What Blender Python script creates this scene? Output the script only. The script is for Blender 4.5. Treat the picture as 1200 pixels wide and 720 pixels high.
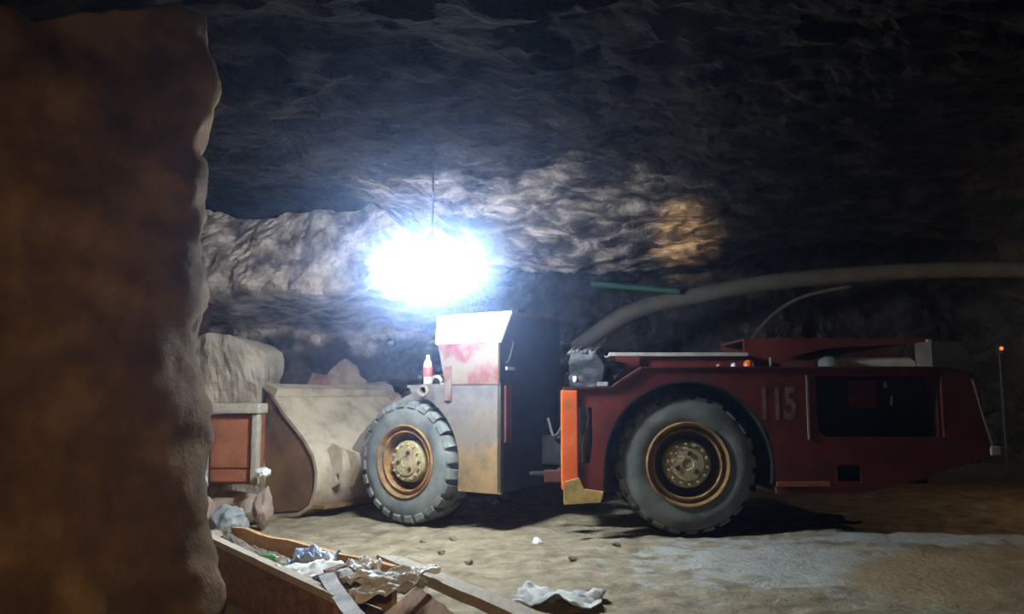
import bpy, bmesh, math, random
from mathutils import Vector, Matrix, noise, Euler

random.seed(7)
for o in list(bpy.data.objects):
    bpy.data.objects.remove(o)
S = bpy.context.scene
COL = S.collection
R = math.radians

# ------------------------------------------------------------------ camera
cd = bpy.data.cameras.new('camera')
cam = bpy.data.objects.new('camera', cd)
COL.objects.link(cam)
cam.location = (0, 0, 1.45)
cam.rotation_euler = (R(90) + math.atan(105 / 950), 0, 0)
cd.sensor_width = 36
cd.lens = 36 * 950 / 1200
cd.clip_end = 100
S.camera = cam

# ------------------------------------------------------------------ world, view
w = bpy.data.worlds.new('world')
S.world = w
w.use_nodes = True
w.node_tree.nodes['Background'].inputs[0].default_value = (0.9, 0.62, 0.42, 1)
w.node_tree.nodes['Background'].inputs[1].default_value = 0.003
S.view_settings.view_transform = 'Standard'
S.view_settings.look = 'None'
S.view_settings.gamma = 1
S.view_settings.use_curve_mapping = False
S.view_settings.exposure = 0.0
S.cycles.use_denoising = True
S.cycles.volume_bounces = 0

LAMP = Vector((-0.79, 7.85, 2.755))
LAMP_STRENGTH = 300.0


def light(name, kind, loc, energy, color, **kw):
    d = bpy.data.lights.new(name, kind)
    d.energy = energy
    d.color = color
    for k, v in kw.items():
        setattr(d, k, v)
    o = bpy.data.objects.new(name, d)
    COL.objects.link(o)
    o.location = loc
    return o


# the photographer's cap lamp: a narrow warm beam on the roof, and the warm spill round it
cap = light('cap_lamp_beam', 'SPOT', (0.0, 0.0, 1.80), 24000, (1.0, 0.74, 0.44), spot_size=R(6.0), spot_blend=1.0,
            shadow_soft_size=0.03)
cap.rotation_euler = (Vector((2.41, 11.0, 3.62)) - cap.location).to_track_quat('-Z', 'Y').to_euler()
spill = light('cap_lamp_spill', 'SPOT', (0.0, -0.1, 1.85), 440, (1.0, 0.6, 0.27), spot_size=R(84), spot_blend=1.0,
              shadow_soft_size=0.05)
spill.rotation_euler = (Vector((-2.3, 4.6, 0.75)) - spill.location).to_track_quat('-Z', 'Y').to_euler()

# a lamp further along the drift, beyond the tail of the loader
light('drift_lamp', 'POINT', (7.4, 8.7, 2.5), 75, (1.0, 0.74, 0.5), shadow_soft_size=0.06)

# ------------------------------------------------------------------ helpers
WL = {}


def props(o, label=None, cat=None, group=None, kind=None):
    if label: o['label'] = label
    if cat: o['category'] = cat
    if group: o['group'] = group
    if kind: o['kind'] = kind
    return o


def empty(name, loc, parent=None):
    o = bpy.data.objects.new(name, None)
    o.empty_display_size = 0.2
    COL.objects.link(o)
    loc = Vector(loc)
    WL[o] = loc
    o.location = loc - (WL[parent] if parent else Vector())
    o.parent = parent
    return o


def put(name, bm, mat, parent=None, M=None, smooth=False, recenter=True, base=False, tri=True):
    """link a bmesh given in world (or M-local) coordinates as one mesh object"""
    if M is not None:
        bmesh.ops.transform(bm, matrix=M, verts=bm.verts)
    bmesh.ops.recalc_face_normals(bm, faces=bm.faces)
    c = Vector()
    if recenter:
        lo = Vector([min(v.co[i] for v in bm.verts) for i in range(3)])
        hi = Vector([max(v.co[i] for v in bm.verts) for i in range(3)])
        c = (lo + hi) / 2
        if base: c.z = lo.z
        bmesh.ops.translate(bm, vec=-c, verts=bm.verts)
    me = bpy.data.meshes.new(name)
    bm.to_mesh(me)
    bm.free()
    me.materials.append(mat)
    if smooth:
        me.polygons.foreach_set('use_smooth', [True] * len(me.polygons))
        if smooth != 'full':
            me.set_sharp_from_angle(angle=R(38))
    o = bpy.data.objects.new(name, me)
    COL.objects.link(o)
    WL[o] = c
    o.location = c - (WL[parent] if parent else Vector())
    o.parent = parent
    return o


def box(bm, lo, hi, bev=0.0, M=None):
    lo = Vector(lo); hi = Vector(hi)
    r = bmesh.ops.create_cube(bm, size=1.0)
    vs = r['verts']
    bmesh.ops.scale(bm, vec=hi - lo, verts=vs)
    bmesh.ops.translate(bm, vec=(lo + hi) / 2, verts=vs)
    if bev:
        es = list({e for v in vs for e in v.link_edges})
        rb = bmesh.ops.bevel(bm, geom=es, offset=bev, segments=2, affect='EDGES', profile=0.6)
        vs = list({v for f in rb['faces'] for v in f.verts} | {v for v in vs if v.is_valid})
    if M is not None:
        bmesh.ops.transform(bm, matrix=M, verts=vs)
    return bm


def B(lo, hi, bev=0.0, M=None):
    return box(bmesh.new(), lo, hi, bev, M)


def plate(outline, holes=(), th=0.04, bev=0.0):
    """flat plate in XY with thickness in +Z, holes cut through"""
    bm = bmesh.new()
    edges = []
    for loop in [outline] + list(holes):
        vs = [bm.verts.new((p[0], p[1], 0)) for p in loop]
        for i in range(len(vs)):
            edges.append(bm.edges.new((vs[i], vs[(i + 1) % len(vs)])))
    bmesh.ops.triangle_fill(bm, use_beauty=True, use_dissolve=False, edges=edges, normal=(0, 0, 1))
    fs = list(bm.faces)
    r = bmesh.ops.extrude_face_region(bm, geom=fs)
    vs = [g for g in r['geom'] if isinstance(g, bmesh.types.BMVert)]
    bmesh.ops.translate(bm, vec=(0, 0, th), verts=vs)
    bmesh.ops.recalc_face_normals(bm, faces=bm.faces)
    return bm


def tube(bm, pts, r, seg=10, rads=None, closed_ends=True):
    pts = [Vector(p) for p in pts]
    rings = []
    up0 = Vector((0, 0, 1))
    for i, p in enumerate(pts):
        a = pts[max(i - 1, 0)]; b = pts[min(i + 1, len(pts) - 1)]
        d = (b - a).normalized()
        up = up0 if abs(d.dot(up0)) < 0.95 else Vector((1, 0, 0))
        s = d.cross(up).normalized(); t = s.cross(d).normalized()
        rr = rads[i] if rads else r
        rings.append([bm.verts.new(p + (s * math.cos(q) + t * math.sin(q)) * rr) for q in
                      [2 * math.pi * k / seg for k in range(seg)]])
    for a, b in zip(rings, rings[1:]):
        for k in range(seg):
            bm.faces.new((a[k], a[(k + 1) % seg], b[(k + 1) % seg], b[k]))
    if closed_ends:
        bm.faces.new(rings[0]); bm.faces.new(rings[-1])
    return bm


def T(pts, r, seg=10, rads=None):
    return tube(bmesh.new(), pts, r, seg, rads)


def curve_pts(ctrl, n=24):
    """Catmull-Rom through control points"""
    c = [Vector(p) for p in ctrl]
    c = [c[0] * 2 - c[1]] + c + [c[-1] * 2 - c[-2]]
    out = []
    m = len(c) - 3
    for i in range(n + 1):
        t = i / n * m
        k = min(int(t), m - 1); f = t - k
        p0, p1, p2, p3 = c[k:k + 4]
        out.append(0.5 * ((2 * p1) + (p2 - p0) * f + (2 * p0 - 5 * p1 + 4 * p2 - p3) * f * f + (3 * p1 - p0 - 3 * p2 + p3) * f ** 3))
    return out


def lathe(bm, prof, seg=48, closed=False):
    """profile of (radius, height) turned about Z"""
    rings = []
    for r, h in prof:
        if r < 1e-5:
            rings.append([bm.verts.new((0, 0, h))])
        else:
            rings.append([bm.verts.new((r * math.cos(2 * math.pi * k / seg), r * math.sin(2 * math.pi * k / seg), h)) for k in range(seg)])
    prs = list(zip(rings, rings[1:]))
    if closed: prs.append((rings[-1], rings[0]))
    for a, b in prs:
        for k in range(seg):
            k2 = (k + 1) % seg
            if len(a) == 1 and len(b) == 1: continue
            if len(a) == 1: bm.faces.new((a[0], b[k2], b[k]))
            elif len(b) == 1: bm.faces.new((a[k], a[k2], b[0]))
            else: bm.faces.new((a[k], a[k2], b[k2], b[k]))
    return bm


def fbm(p, octv=5, H=0.8, lac=2.1):
    return noise.fractal(Vector(p), H, lac, octv, noise_basis='PERLIN_ORIGINAL')


def grid(nu, nv, fn):
    bm = bmesh.new()
    V = [[bm.verts.new(fn(i / nu, j / nv)) for j in range(nv + 1)] for i in range(nu + 1)]
    for i in range(nu):
        for j in range(nv):
            bm.faces.new((V[i][j], V[i + 1][j], V[i + 1][j + 1], V[i][j + 1]))
    return bm


def rock(size, seed, sub=3, cuts=20, rough=0.1):
    """a faceted broken stone: sphere cut by random planes, then roughened"""
    rnd = random.Random(seed)
    bm = bmesh.new()
    bmesh.ops.create_icosphere(bm, subdivisions=sub, radius=1.0)
    planes = []
    for _ in range(cuts):
        d = Vector((rnd.gauss(0, 1), rnd.gauss(0, 1), rnd.gauss(0, 1))).normalized()
        planes.append((d, rnd.uniform(0.5, 0.82)))
    off = Vector((seed * 3.7, seed * 1.3, 0))
    for v in bm.verts:
        for d, k in planes:
            e = v.co.dot(d) - k
            if e > 0: v.co -= d * e
        v.co += v.co.normalized() * rough * fbm(v.co * 2.2 + off, 4)
        v.co = Vector((v.co.x * size[0], v.co.y * size[1], v.co.z * size[2]))
    return bm


# ------------------------------------------------------------------ materials
def mat(name, cols, scale=6.0, rough=0.85, metal=0.0, bump=0.25, bscale=40.0, detail=6.0, stretch=(1, 1, 1), pos=None,
        bdist=0.02, spec=0.3, distort=0.0):
    m = bpy.data.materials.new(name)
    m.use_nodes = True
    nt = m.node_tree; N = nt.nodes; Lk = nt.links
    b = N['Principled BSDF']
    b.inputs['Roughness'].default_value = rough
    b.inputs['Metallic'].default_value = metal
    b.inputs['Specular IOR Level'].default_value = spec
    tc = N.new('ShaderNodeTexCoord')
    mp = N.new('ShaderNodeMapping')
    mp.inputs['Scale'].default_value = stretch
    Lk.new(tc.outputs['Object'], mp.inputs['Vector'])
    n1 = N.new('ShaderNodeTexNoise')
    n1.inputs['Scale'].default_value = scale
    n1.inputs['Detail'].default_value = detail
    n1.inputs['Roughness'].default_value = 0.62
    n1.inputs['Distortion'].default_value = distort
    Lk.new(mp.outputs[0], n1.inputs['Vector'])
    r = N.new('ShaderNodeValToRGB')
    el = r.color_ramp.elements
    k = len(cols)
    ps = pos or [0.3 + 0.4 * i / max(k - 1, 1) for i in range(k)]
    while len(el) < k: el.new(0.5)
    for e, c, p in zip(el, cols, ps):
        e.position = p; e.color = (*c, 1)
    Lk.new(n1.outputs['Fac'], r.inputs['Fac'])
    Lk.new(r.outputs['Color'], b.inputs['Base Color'])
    if bump:
        n2 = N.new('ShaderNodeTexNoise')
        n2.inputs['Scale'].default_value = bscale
        n2.inputs['Detail'].default_value = 6
        n2.inputs['Roughness'].default_value = 0.65
        Lk.new(mp.outputs[0], n2.inputs['Vector'])
        bp = N.new('ShaderNodeBump')
        bp.inputs['Strength'].default_value = bump
        bp.inputs['Distance'].default_value = bdist
        Lk.new(n2.outputs['Fac'], bp.inputs['Height'])
        Lk.new(bp.outputs[0], b.inputs['Normal'])
    return m


def emit(name, col, strength):
    m = bpy.data.materials.new(name)
    m.use_nodes = True
    b = m.node_tree.nodes['Principled BSDF']
    b.inputs['Base Color'].default_value = (*col, 1)
    b.inputs['Emission Color'].default_value = (*col, 1)
    b.inputs['Emission Strength'].default_value = strength
    return m


M = {}
M['roof'] = mat('roof_rock', [(0.0032, 0.0025, 0.0019), (0.0105, 0.008, 0.0058), (0.032, 0.025, 0.019)], 3.2, 0.8, bump=1.0, bscale=7, bdist=0.12, pos=[0.4, 0.5, 0.64], detail=10, stretch=(0.7, 1.5, 1.2), distort=0.6, spec=0.04)
M['backrock'] = mat('back_wall_rock', [(0.018, 0.015, 0.013), (0.05, 0.043, 0.036), (0.1, 0.09, 0.08)], 2.6, 0.9, pos=[0.38, 0.5, 0.66], bump=1.0, bscale=5, bdist=0.07)
M['leftrock'] = mat('near_wall_rock', [(0.035, 0.023, 0.012), (0.08, 0.052, 0.027), (0.16, 0.112, 0.064)], 2.2, 0.9, bump=0.5, bscale=9, bdist=0.04, spec=0.05)
M['outcrop'] = mat('pale_outcrop_rock', [(0.2, 0.165, 0.12), (0.34, 0.29, 0.22), (0.45, 0.39, 0.3)], 2.5, 0.95, bump=0.6, bscale=12, bdist=0.04)
M['rubble'] = mat('rubble_rock', [(0.16, 0.12, 0.09), (0.3, 0.23, 0.18), (0.42, 0.33, 0.26)], 3, 0.95, bump=0.5, bscale=14, bdist=0.03)
M['redrubble'] = mat('reddish_rock', [(0.2, 0.1, 0.075), (0.36, 0.2, 0.15), (0.42, 0.3, 0.25)], 3, 0.95, bump=0.5, bscale=14, bdist=0.03)
M['crown'] = mat('grey_brown_grimy_steel', [(0.08, 0.066, 0.052), (0.17, 0.14, 0.11)], 5, 0.85)
M['stone'] = mat('loose_stone', [(0.16, 0.13, 0.09), (0.3, 0.25, 0.18)], 9, 0.95)
M['red'] = mat('worn_red_paint', [(0.035, 0.013, 0.009), (0.09, 0.013, 0.009), (0.15, 0.022, 0.012), (0.08, 0.034, 0.02)], 3.2, 0.6, bump=0.15, pos=[0.3, 0.42, 0.58, 0.7])
M['orange'] = mat('lamplit_red_paint', [(0.3, 0.13, 0.035), (0.62, 0.1, 0.018), (0.72, 0.14, 0.022), (0.6, 0.36, 0.1)], 4.0, 0.5, bump=0.15, pos=[0.3, 0.42, 0.6, 0.72])  # the red frame paint brightened; lamplight on the post is in the colour
M['darkred'] = mat('grimy_dark_red_paint', [(0.03, 0.012, 0.01), (0.075, 0.018, 0.013), (0.1, 0.03, 0.02)], 3.0, 0.7, bump=0.2)
M['grime_or_shade'] = mat('black_oily_or_shaded_steel', [(0.008, 0.008, 0.009), (0.02, 0.019, 0.019), (0.04, 0.034, 0.03)], 4, 0.8, bump=0.2, spec=0.1)  # oily steel, also the painted shade of the front frame's rear faces
M['ochre'] = mat('mud_caked_yellow_steel', [(0.2, 0.13, 0.045), (0.42, 0.3, 0.09), (0.5, 0.36, 0.14)], 8, 0.9)
M['panel'] = mat('dusty_grey_panel_with_rust', [(0.07, 0.064, 0.06), (0.15, 0.137, 0.127), (0.22, 0.19, 0.15), (0.2, 0.125, 0.055)], 2.6, 0.8, bump=0.2, pos=[0.28, 0.42, 0.56, 0.72])
M['cabpaint'] = mat('white_and_red_flaking_paint', [(0.1, 0.009, 0.007), (0.11, 0.042, 0.033), (0.12, 0.1, 0.083), (0.125, 0.088, 0.043)], 4.2, 0.7, bump=0.2, pos=[0.36, 0.45, 0.55, 0.72])
M['canopy'] = mat('white_dusty_canopy_paint', [(0.68, 0.64, 0.56), (0.8, 0.77, 0.7)], 4, 0.6, bump=0.1)
M['tyre'] = mat('dusty_rubber', [(0.06, 0.065, 0.062), (0.13, 0.14, 0.13), (0.2, 0.21, 0.185)], 3.5, 0.9, bump=0.25, bscale=30)
M['rim'] = mat('rusty_ochre_rim', [(0.1, 0.05, 0.018), (0.23, 0.125, 0.042), (0.33, 0.21, 0.085)], 7, 0.8, bump=0.3)
M['rimdark'] = mat('rim_well', [(0.03, 0.02, 0.012), (0.07, 0.045, 0.025)], 7, 0.9)
M['hub'] = mat('mud_caked_hub', [(0.2, 0.16, 0.085), (0.34, 0.28, 0.15), (0.42, 0.35, 0.2)], 12, 0.95, bump=0.6, bscale=30)
M['bucket_side'] = mat('rusty_brown_bucket_plate', [(0.09, 0.05, 0.024), (0.19, 0.105, 0.045), (0.27, 0.155, 0.065)], 2.4, 0.85, bump=0.3)
M['bucket_back'] = mat('dust_covered_bucket_shell', [(0.22, 0.175, 0.11), (0.4, 0.335, 0.235), (0.48, 0.41, 0.3)], 3, 0.9, bump=0.3)
M['palesteel'] = mat('pale_dusty_steel', [(0.3, 0.28, 0.23), (0.5, 0.47, 0.4)], 6, 0.7)
M['chrome'] = mat('bare_steel_rod', [(0.4, 0.4, 0.4), (0.6, 0.6, 0.6)], 10, 0.3, metal=1.0, bump=0)
M['hose'] = mat('black_rubber_hose', [(0.025, 0.025, 0.027), (0.07, 0.07, 0.07)], 12, 0.6)
M['engine'] = mat('grey_green_engine_paint', [(0.1, 0.12, 0.1), (0.2, 0.22, 0.2)], 8, 0.7)
M['stencil'] = mat('faded_cream_stencil', [(0.09, 0.04, 0.025), (0.24, 0.16, 0.09)], 9, 0.8, bump=0)
M['blackplastic'] = mat('black_plastic_sheet', [(0.006, 0.0065, 0.008), (0.018, 0.019, 0.022)], 5, 0.45, bump=0.5, bscale=14, bdist=0.03)
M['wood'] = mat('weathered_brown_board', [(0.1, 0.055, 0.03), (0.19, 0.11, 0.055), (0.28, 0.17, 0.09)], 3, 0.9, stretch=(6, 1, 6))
M['woodlit'] = mat('lamplit_board', [(0.34, 0.2, 0.09), (0.5, 0.32, 0.15)], 4, 0.9, stretch=(6, 1, 6))  # lighter copy of the board wood, lamplight put into its colour
M['woodpale'] = mat('pale_dusty_timber', [(0.27, 0.24, 0.18), (0.4, 0.36, 0.28)], 4, 0.95, stretch=(6, 1, 6))
M['rust'] = mat('red_brown_rust', [(0.15, 0.05, 0.025), (0.28, 0.095, 0.04), (0.34, 0.14, 0.06)], 4, 0.85, bump=0.3)
M['paper'] = mat('white_paper', [(0.5, 0.52, 0.47), (0.72, 0.74, 0.69)], 5, 0.8, bump=0.3, bscale=10)
M['bluebag'] = mat('pale_blue_plastic', [(0.25, 0.42, 0.75), (0.7, 0.8, 0.95)], 7, 0.3, bump=0.4, bscale=14)
M['violet'] = mat('violet_blue_packaging', [(0.16, 0.17, 0.42), (0.32, 0.33, 0.6)], 7, 0.4, bump=0.3)
M['greybag'] = mat('grey_plastic_bag', [(0.2, 0.23, 0.23), (0.36, 0.4, 0.39)], 5, 0.35, bump=0.5, bscale=12)
M['whitebag'] = mat('white_plastic_wrap', [(0.55, 0.57, 0.55), (0.75, 0.78, 0.76)], 5, 0.3, bump=0.4, bscale=14)
M['cloth'] = mat('grey_rag_cloth', [(0.2, 0.21, 0.2), (0.42, 0.44, 0.41), (0.6, 0.62, 0.58)], 4, 0.9, bump=0.5, bscale=20)
M['cardboard'] = mat('brown_cardboard', [(0.16, 0.1, 0.06), (0.27, 0.17, 0.1)], 5, 0.9)
M['trash'] = mat('mixed_dirt_and_litter', [(0.06, 0.05, 0.04), (0.15, 0.13, 0.1), (0.3, 0.28, 0.24)], 9, 0.9, bump=0.6, bscale=25)
M['cable'] = mat('grey_cable_jacket', [(0.35, 0.33, 0.3), (0.5, 0.47, 0.43)], 12, 0.6)
M['duct'] = mat('dusty_grey_air_pipe', [(0.06, 0.055, 0.042), (0.11, 0.1, 0.075)], 3, 0.9)
M['green'] = mat('green_pipe_paint', [(0.015, 0.06, 0.04), (0.03, 0.1, 0.065)], 6, 0.6)
M['housing'] = mat('grey_lamp_housing', [(0.1, 0.1, 0.1), (0.16, 0.16, 0.16)], 8, 0.5, metal=0.4)
M['lamp'] = emit('white_lamp_bloom', (0.74, 0.85, 1.0), LAMP_STRENGTH)
M['amber'] = emit('amber_lens', (1.0, 0.3, 0.04), 1.1)
M['beacon'] = mat('orange_red_plastic_lens', [(0.85, 0.13, 0.03), (0.95, 0.2, 0.05)], 8, 0.25, bump=0)
M['whitelens'] = mat('white_lamp_lens', [(0.75, 0.73, 0.68), (0.85, 0.84, 0.8)], 8, 0.2, bump=0)
M['greenglass'] = mat('green_plastic', [(0.06, 0.3, 0.12), (0.2, 0.5, 0.28)], 8, 0.2, bump=0)
M['label'] = mat('red_bottle_label', [(0.7, 0.05, 0.05), (0.8, 0.09, 0.08)], 8, 0.4, bump=0)
M['bottle'] = mat('cloudy_clear_plastic', [(0.75, 0.77, 0.78), (0.85, 0.87, 0.88)], 8, 0.2, bump=0)
M['bottle'].node_tree.nodes['Principled BSDF'].inputs['Transmission Weight'].default_value = 0.35


def floor_material():
    m = mat('mine_floor_dirt', [(0.13, 0.1, 0.06), (0.26, 0.215, 0.135), (0.38, 0.325, 0.22)], 4.5, 0.95, bump=0.9, bscale=16, bdist=0.05, detail=10)
    nt = m.node_tree; N = nt.nodes; Lk = nt.links
    b = N['Principled BSDF']
    base = b.inputs['Base Color'].links[0].from_socket
    tc = N.new('ShaderNodeTexCoord')

    def patch(cx, cy, rx, ry, soft, nscale, amp, lim=1.0):
        mp = N.new('ShaderNodeMapping'); mp.vector_type = 'TEXTURE'
        mp.inputs['Location'].default_value = (cx, cy, 0)
        mp.inputs['Scale'].default_value = (rx, ry, 1000)
        Lk.new(tc.outputs['Object'], mp.inputs['Vector'])
        ln = N.new('ShaderNodeVectorMath'); ln.operation = 'LENGTH'
        Lk.new(mp.outputs[0], ln.inputs[0])
        nz = N.new('ShaderNodeTexNoise'); nz.inputs['Scale'].default_value = nscale; nz.inputs['Detail'].default_value = 8
        nz.inputs['Roughness'].default_value = 0.7
        Lk.new(tc.outputs['Object'], nz.inputs['Vector'])
        ma = N.new('ShaderNodeMath'); ma.operation = 'MULTIPLY_ADD'
        Lk.new(nz.outputs['Fac'], ma.inputs[0]); ma.inputs[1].default_value = amp; Lk.new(ln.outputs['Value'], ma.inputs[2])
        mr = N.new('ShaderNodeMapRange'); mr.interpolation_type = 'SMOOTHSTEP'
        mr.inputs['From Min'].default_value = lim + amp * 0.5 - soft; mr.inputs['From Max'].default_value = lim + amp * 0.5 + soft
        mr.inputs['To Min'].default_value = 1; mr.inputs['To Max'].default_value = 0
        Lk.new(ma.outputs[0], mr.inputs['Value'])
        return mr.outputs[0]

    def mixin(col, fac, base):
        mx = N.new('ShaderNodeMix'); mx.data_type = 'RGBA'
        Lk.new(fac, mx.inputs['Factor'])
        Lk.new(base, mx.inputs[6]); mx.inputs[7].default_value = (*col, 1)
        return mx.outputs[2]
    base = mixin((0.38, 0.39, 0.345), patch(2.25, 7.1, 1.75, 1.4, 0.3, 2.6, 3.6, 0.6), base)
    base = mixin((0.38, 0.39, 0.36), patch(3.9, 8.1, 2.6, 0.5, 0.3, 2.6, 2.8, 0.65), base)
    base = mixin((0.33, 0.24, 0.13), patch(4.5, 6.2, 1.95, 1.35, 0.1, 1.4, 0.25), base)
    Lk.new(base, b.inputs['Base Color'])
    return m


M['floor'] = floor_material()


def mud_or_lamplight_tint(m, edges, col):
    """tint between given positions, for mud splash and for lamplight painted into rock, its edge broken by noise"""
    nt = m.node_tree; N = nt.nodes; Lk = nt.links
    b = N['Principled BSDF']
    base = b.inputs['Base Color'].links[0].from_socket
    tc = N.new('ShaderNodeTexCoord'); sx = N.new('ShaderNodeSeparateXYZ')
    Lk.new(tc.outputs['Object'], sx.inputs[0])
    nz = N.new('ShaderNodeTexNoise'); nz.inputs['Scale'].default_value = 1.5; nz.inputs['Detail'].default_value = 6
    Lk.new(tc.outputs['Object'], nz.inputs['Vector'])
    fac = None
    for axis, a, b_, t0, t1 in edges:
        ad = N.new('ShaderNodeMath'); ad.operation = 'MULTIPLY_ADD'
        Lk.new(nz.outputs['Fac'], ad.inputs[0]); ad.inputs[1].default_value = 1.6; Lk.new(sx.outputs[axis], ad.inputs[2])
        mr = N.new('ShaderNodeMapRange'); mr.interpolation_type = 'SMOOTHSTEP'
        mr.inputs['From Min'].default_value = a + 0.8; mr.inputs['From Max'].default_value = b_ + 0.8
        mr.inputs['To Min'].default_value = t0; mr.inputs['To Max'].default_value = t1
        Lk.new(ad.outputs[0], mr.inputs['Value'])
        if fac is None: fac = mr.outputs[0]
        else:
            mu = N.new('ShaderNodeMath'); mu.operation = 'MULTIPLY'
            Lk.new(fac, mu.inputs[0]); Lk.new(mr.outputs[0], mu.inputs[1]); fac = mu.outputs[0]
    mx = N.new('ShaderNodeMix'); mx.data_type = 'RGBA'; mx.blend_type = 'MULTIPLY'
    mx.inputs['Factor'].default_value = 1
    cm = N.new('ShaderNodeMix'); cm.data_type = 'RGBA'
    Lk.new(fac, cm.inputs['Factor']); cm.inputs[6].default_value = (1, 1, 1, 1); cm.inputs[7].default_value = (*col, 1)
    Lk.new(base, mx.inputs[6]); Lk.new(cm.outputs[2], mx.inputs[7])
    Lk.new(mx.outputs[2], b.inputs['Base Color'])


M['fender'] = mat('grey_panel_with_mud_splashed_foot', [(0.035, 0.033, 0.032), (0.085, 0.079, 0.075), (0.135, 0.118, 0.096), (0.13, 0.08, 0.036)], 2.6, 0.8, bump=0.2, pos=[0.28, 0.42, 0.56, 0.72])
mud_or_lamplight_tint(M['fender'], [(2, -0.2, 0.15, 1, 0)], (1.9, 1.4, 0.75))
mud_or_lamplight_tint(M['roof'], [(1, 8.7, 9.9, 0, 1), (0, 1.4, 3.0, 1, 0), (0, -2.4, -1.4, 0, 1)], (9.5, 10.0, 10.8))  # lamplight on the brow painted into the roof colour
mud_or_lamplight_tint(M['backrock'], [(0, -1.7, -1.0, 1, 0), (2, 2.25, 2.75, 0, 1)], (6.5, 6.2, 5.8))  # upper left wall lightened in colour to look lamplit, recess left dark


# ------------------------------------------------------------------ the setting
def floor_z(x, y):
    t = max(-4.2, min(3.0, x))
    z = 0.026 * t
    z += 0.05 * fbm((x * 0.6, y * 0.6, 3.1), 4) + 0.03 * fbm((x * 3.1, y * 3.1, 8.0), 5)
    return z


def floor_pt(u, v):
    x = -6.5 + 19 * u; y = -2.5 + 21.5 * v
    return (x, y, floor_z(x, y))


def ss(a, b, x):
    t = max(0, min(1, (x - a) / (b - a)))
    return t * t * (3 - 2 * t)


def ceil_z(x, y):
    z = 3.95
    right = ss(-2.2, -0.6, x)
    # the roof drops to a brow before the deeper chamber, then rises behind it
    brow = ss(9.0, 11.2, y) * (0.78 + 0.1 * math.sin(x * 1.7))
    z -= right * brow
    z += right * ss(11.35, 12.3, y) * 2.6
    z += (1 - right) * (0.25 * ss(8.5, 11, y))
    z -= 0.5 * ss(-2.2, -4.5, x) * (1 - ss(6.5, 9, y))
    z += 0.5 * ss(2.8, 4.6, x) * ss(9.5, 11.2, y)
    return z


def ceil_pt(u, v):
    x = -6.5 + 19 * u; y = -2.5 + 21.5 * v
    z = ceil_z(x, y)
    q = Vector((x * 0.55 + 0.25 * y, y * 1.0, 0.0))
    z += 0.3 * noise.hetero_terrain(q, 0.9, 2.1, 6, 0.2, noise_basis='PERLIN_ORIGINAL') * 0.5
    # slabby broken layers, streaked across the drift
    c = noise.noise(Vector((x * 1.1 + y * 0.8, y * 2.6, 5.0)))
    z += 0.1 * (math.floor(c * 5) / 5) + 0.07 * fbm((x * 2.2, y * 5, 9), 5) + 0.1 * abs(noise.noise(Vector((x * 2.4 + 3, y * 4.2 + x, 2.0))))
    return (x, y, z)


def struct(name, bm, m, smooth=False):
    return props(put(name, bm, m, recenter=False, smooth=smooth), kind='structure')


struct('floor', grid(270, 300, floor_pt), M['floor'], smooth='full')
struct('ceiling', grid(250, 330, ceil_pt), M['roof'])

LP = curve_pts([(-5.4, -2.4, 0), (-5.0, 0.8, 0), (-4.2, 2.9, 0), (-3.2, 4.35, 0), (-2.62, 4.95, 0), (-2.16, 5.5, 0), (-2.78, 6.0, 0), (-3.7, 6.8, 0), (-4.6, 8.0, 0),
                (-5.0, 9.6, 0), (-4.9, 11.0, 0), (-4.7, 12.6, 0)], 260)


def left_pt(u, v):
    i = u * (len(LP) - 1)
    k = min(int(i), len(LP) - 2)
    p = LP[k].lerp(LP[k + 1], i - k)
    d = (LP[k + 1] - LP[k]).normalized()
    nrm = Vector((d.y, -d.x, 0))
    z = -0.25 + 5.0 * v
    a = 0.2 * fbm((p.x * 0.9, p.y * 0.9, z * 0.9), 4) + 0.03 * fbm((p.x * 4, p.y * 4, z * 4 + 7), 3)
    a += 0.12 * math.sin(z * 0.9 + 0.3) + 0.02 * ss(2.4, 3.8, z)
    a += 0.2 * ss(0.7, 0.0, z) * (0.5 + noise.noise(Vector((p.x * 1.5, p.y * 1.5, 2))))
    return p + nrm * a + Vector((0, 0, z))


struct('wall_left', grid(300, 90, left_pt), M['leftrock'], smooth='full')


def back_pt(u, v):
    x = -6 + 18.5 * u; z = -0.3 + 6.5 * v
    right = ss(-1.5, 0.2, x)
    y = 14.0 - 2.3 * ss(2.55, 3.05, z + 0.15 * noise.noise(Vector((x * 1.2, 0, 0)))) * (1 - right)
    y += 0.5 * ss(3.6, 4.6, z) * (1 - right)
    y += right * 2.7
    # upright ribs of rock in the deep chamber
    y += right * 0.5 * math.sin(x * 2.1) * ss(4.5, 1.0, z)
    y -= 1.4 * math.exp(-((x - 4.6) / 0.9) ** 2) * right
    y += 0.45 * fbm((x * 0.8, z * 0.9, 1.7), 6) + 0.07 * math.floor(noise.noise(Vector((x * 1.3, z * 2.4, 4))) * 6) / 3
    return (x, y, z)


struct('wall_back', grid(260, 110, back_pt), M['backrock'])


def right_pt(u, v):
    y = -2.5 + 21.5 * u; z = -0.3 + 6.0 * v
    x = 10.3 + 0.6 * fbm((y * 0.6, z * 0.8, 11), 5) - 0.5 * ss(2.2, 4, z)
    return (x, y, z)


struct('wall_right', grid(130, 50, right_pt), M['leftrock'])

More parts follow.
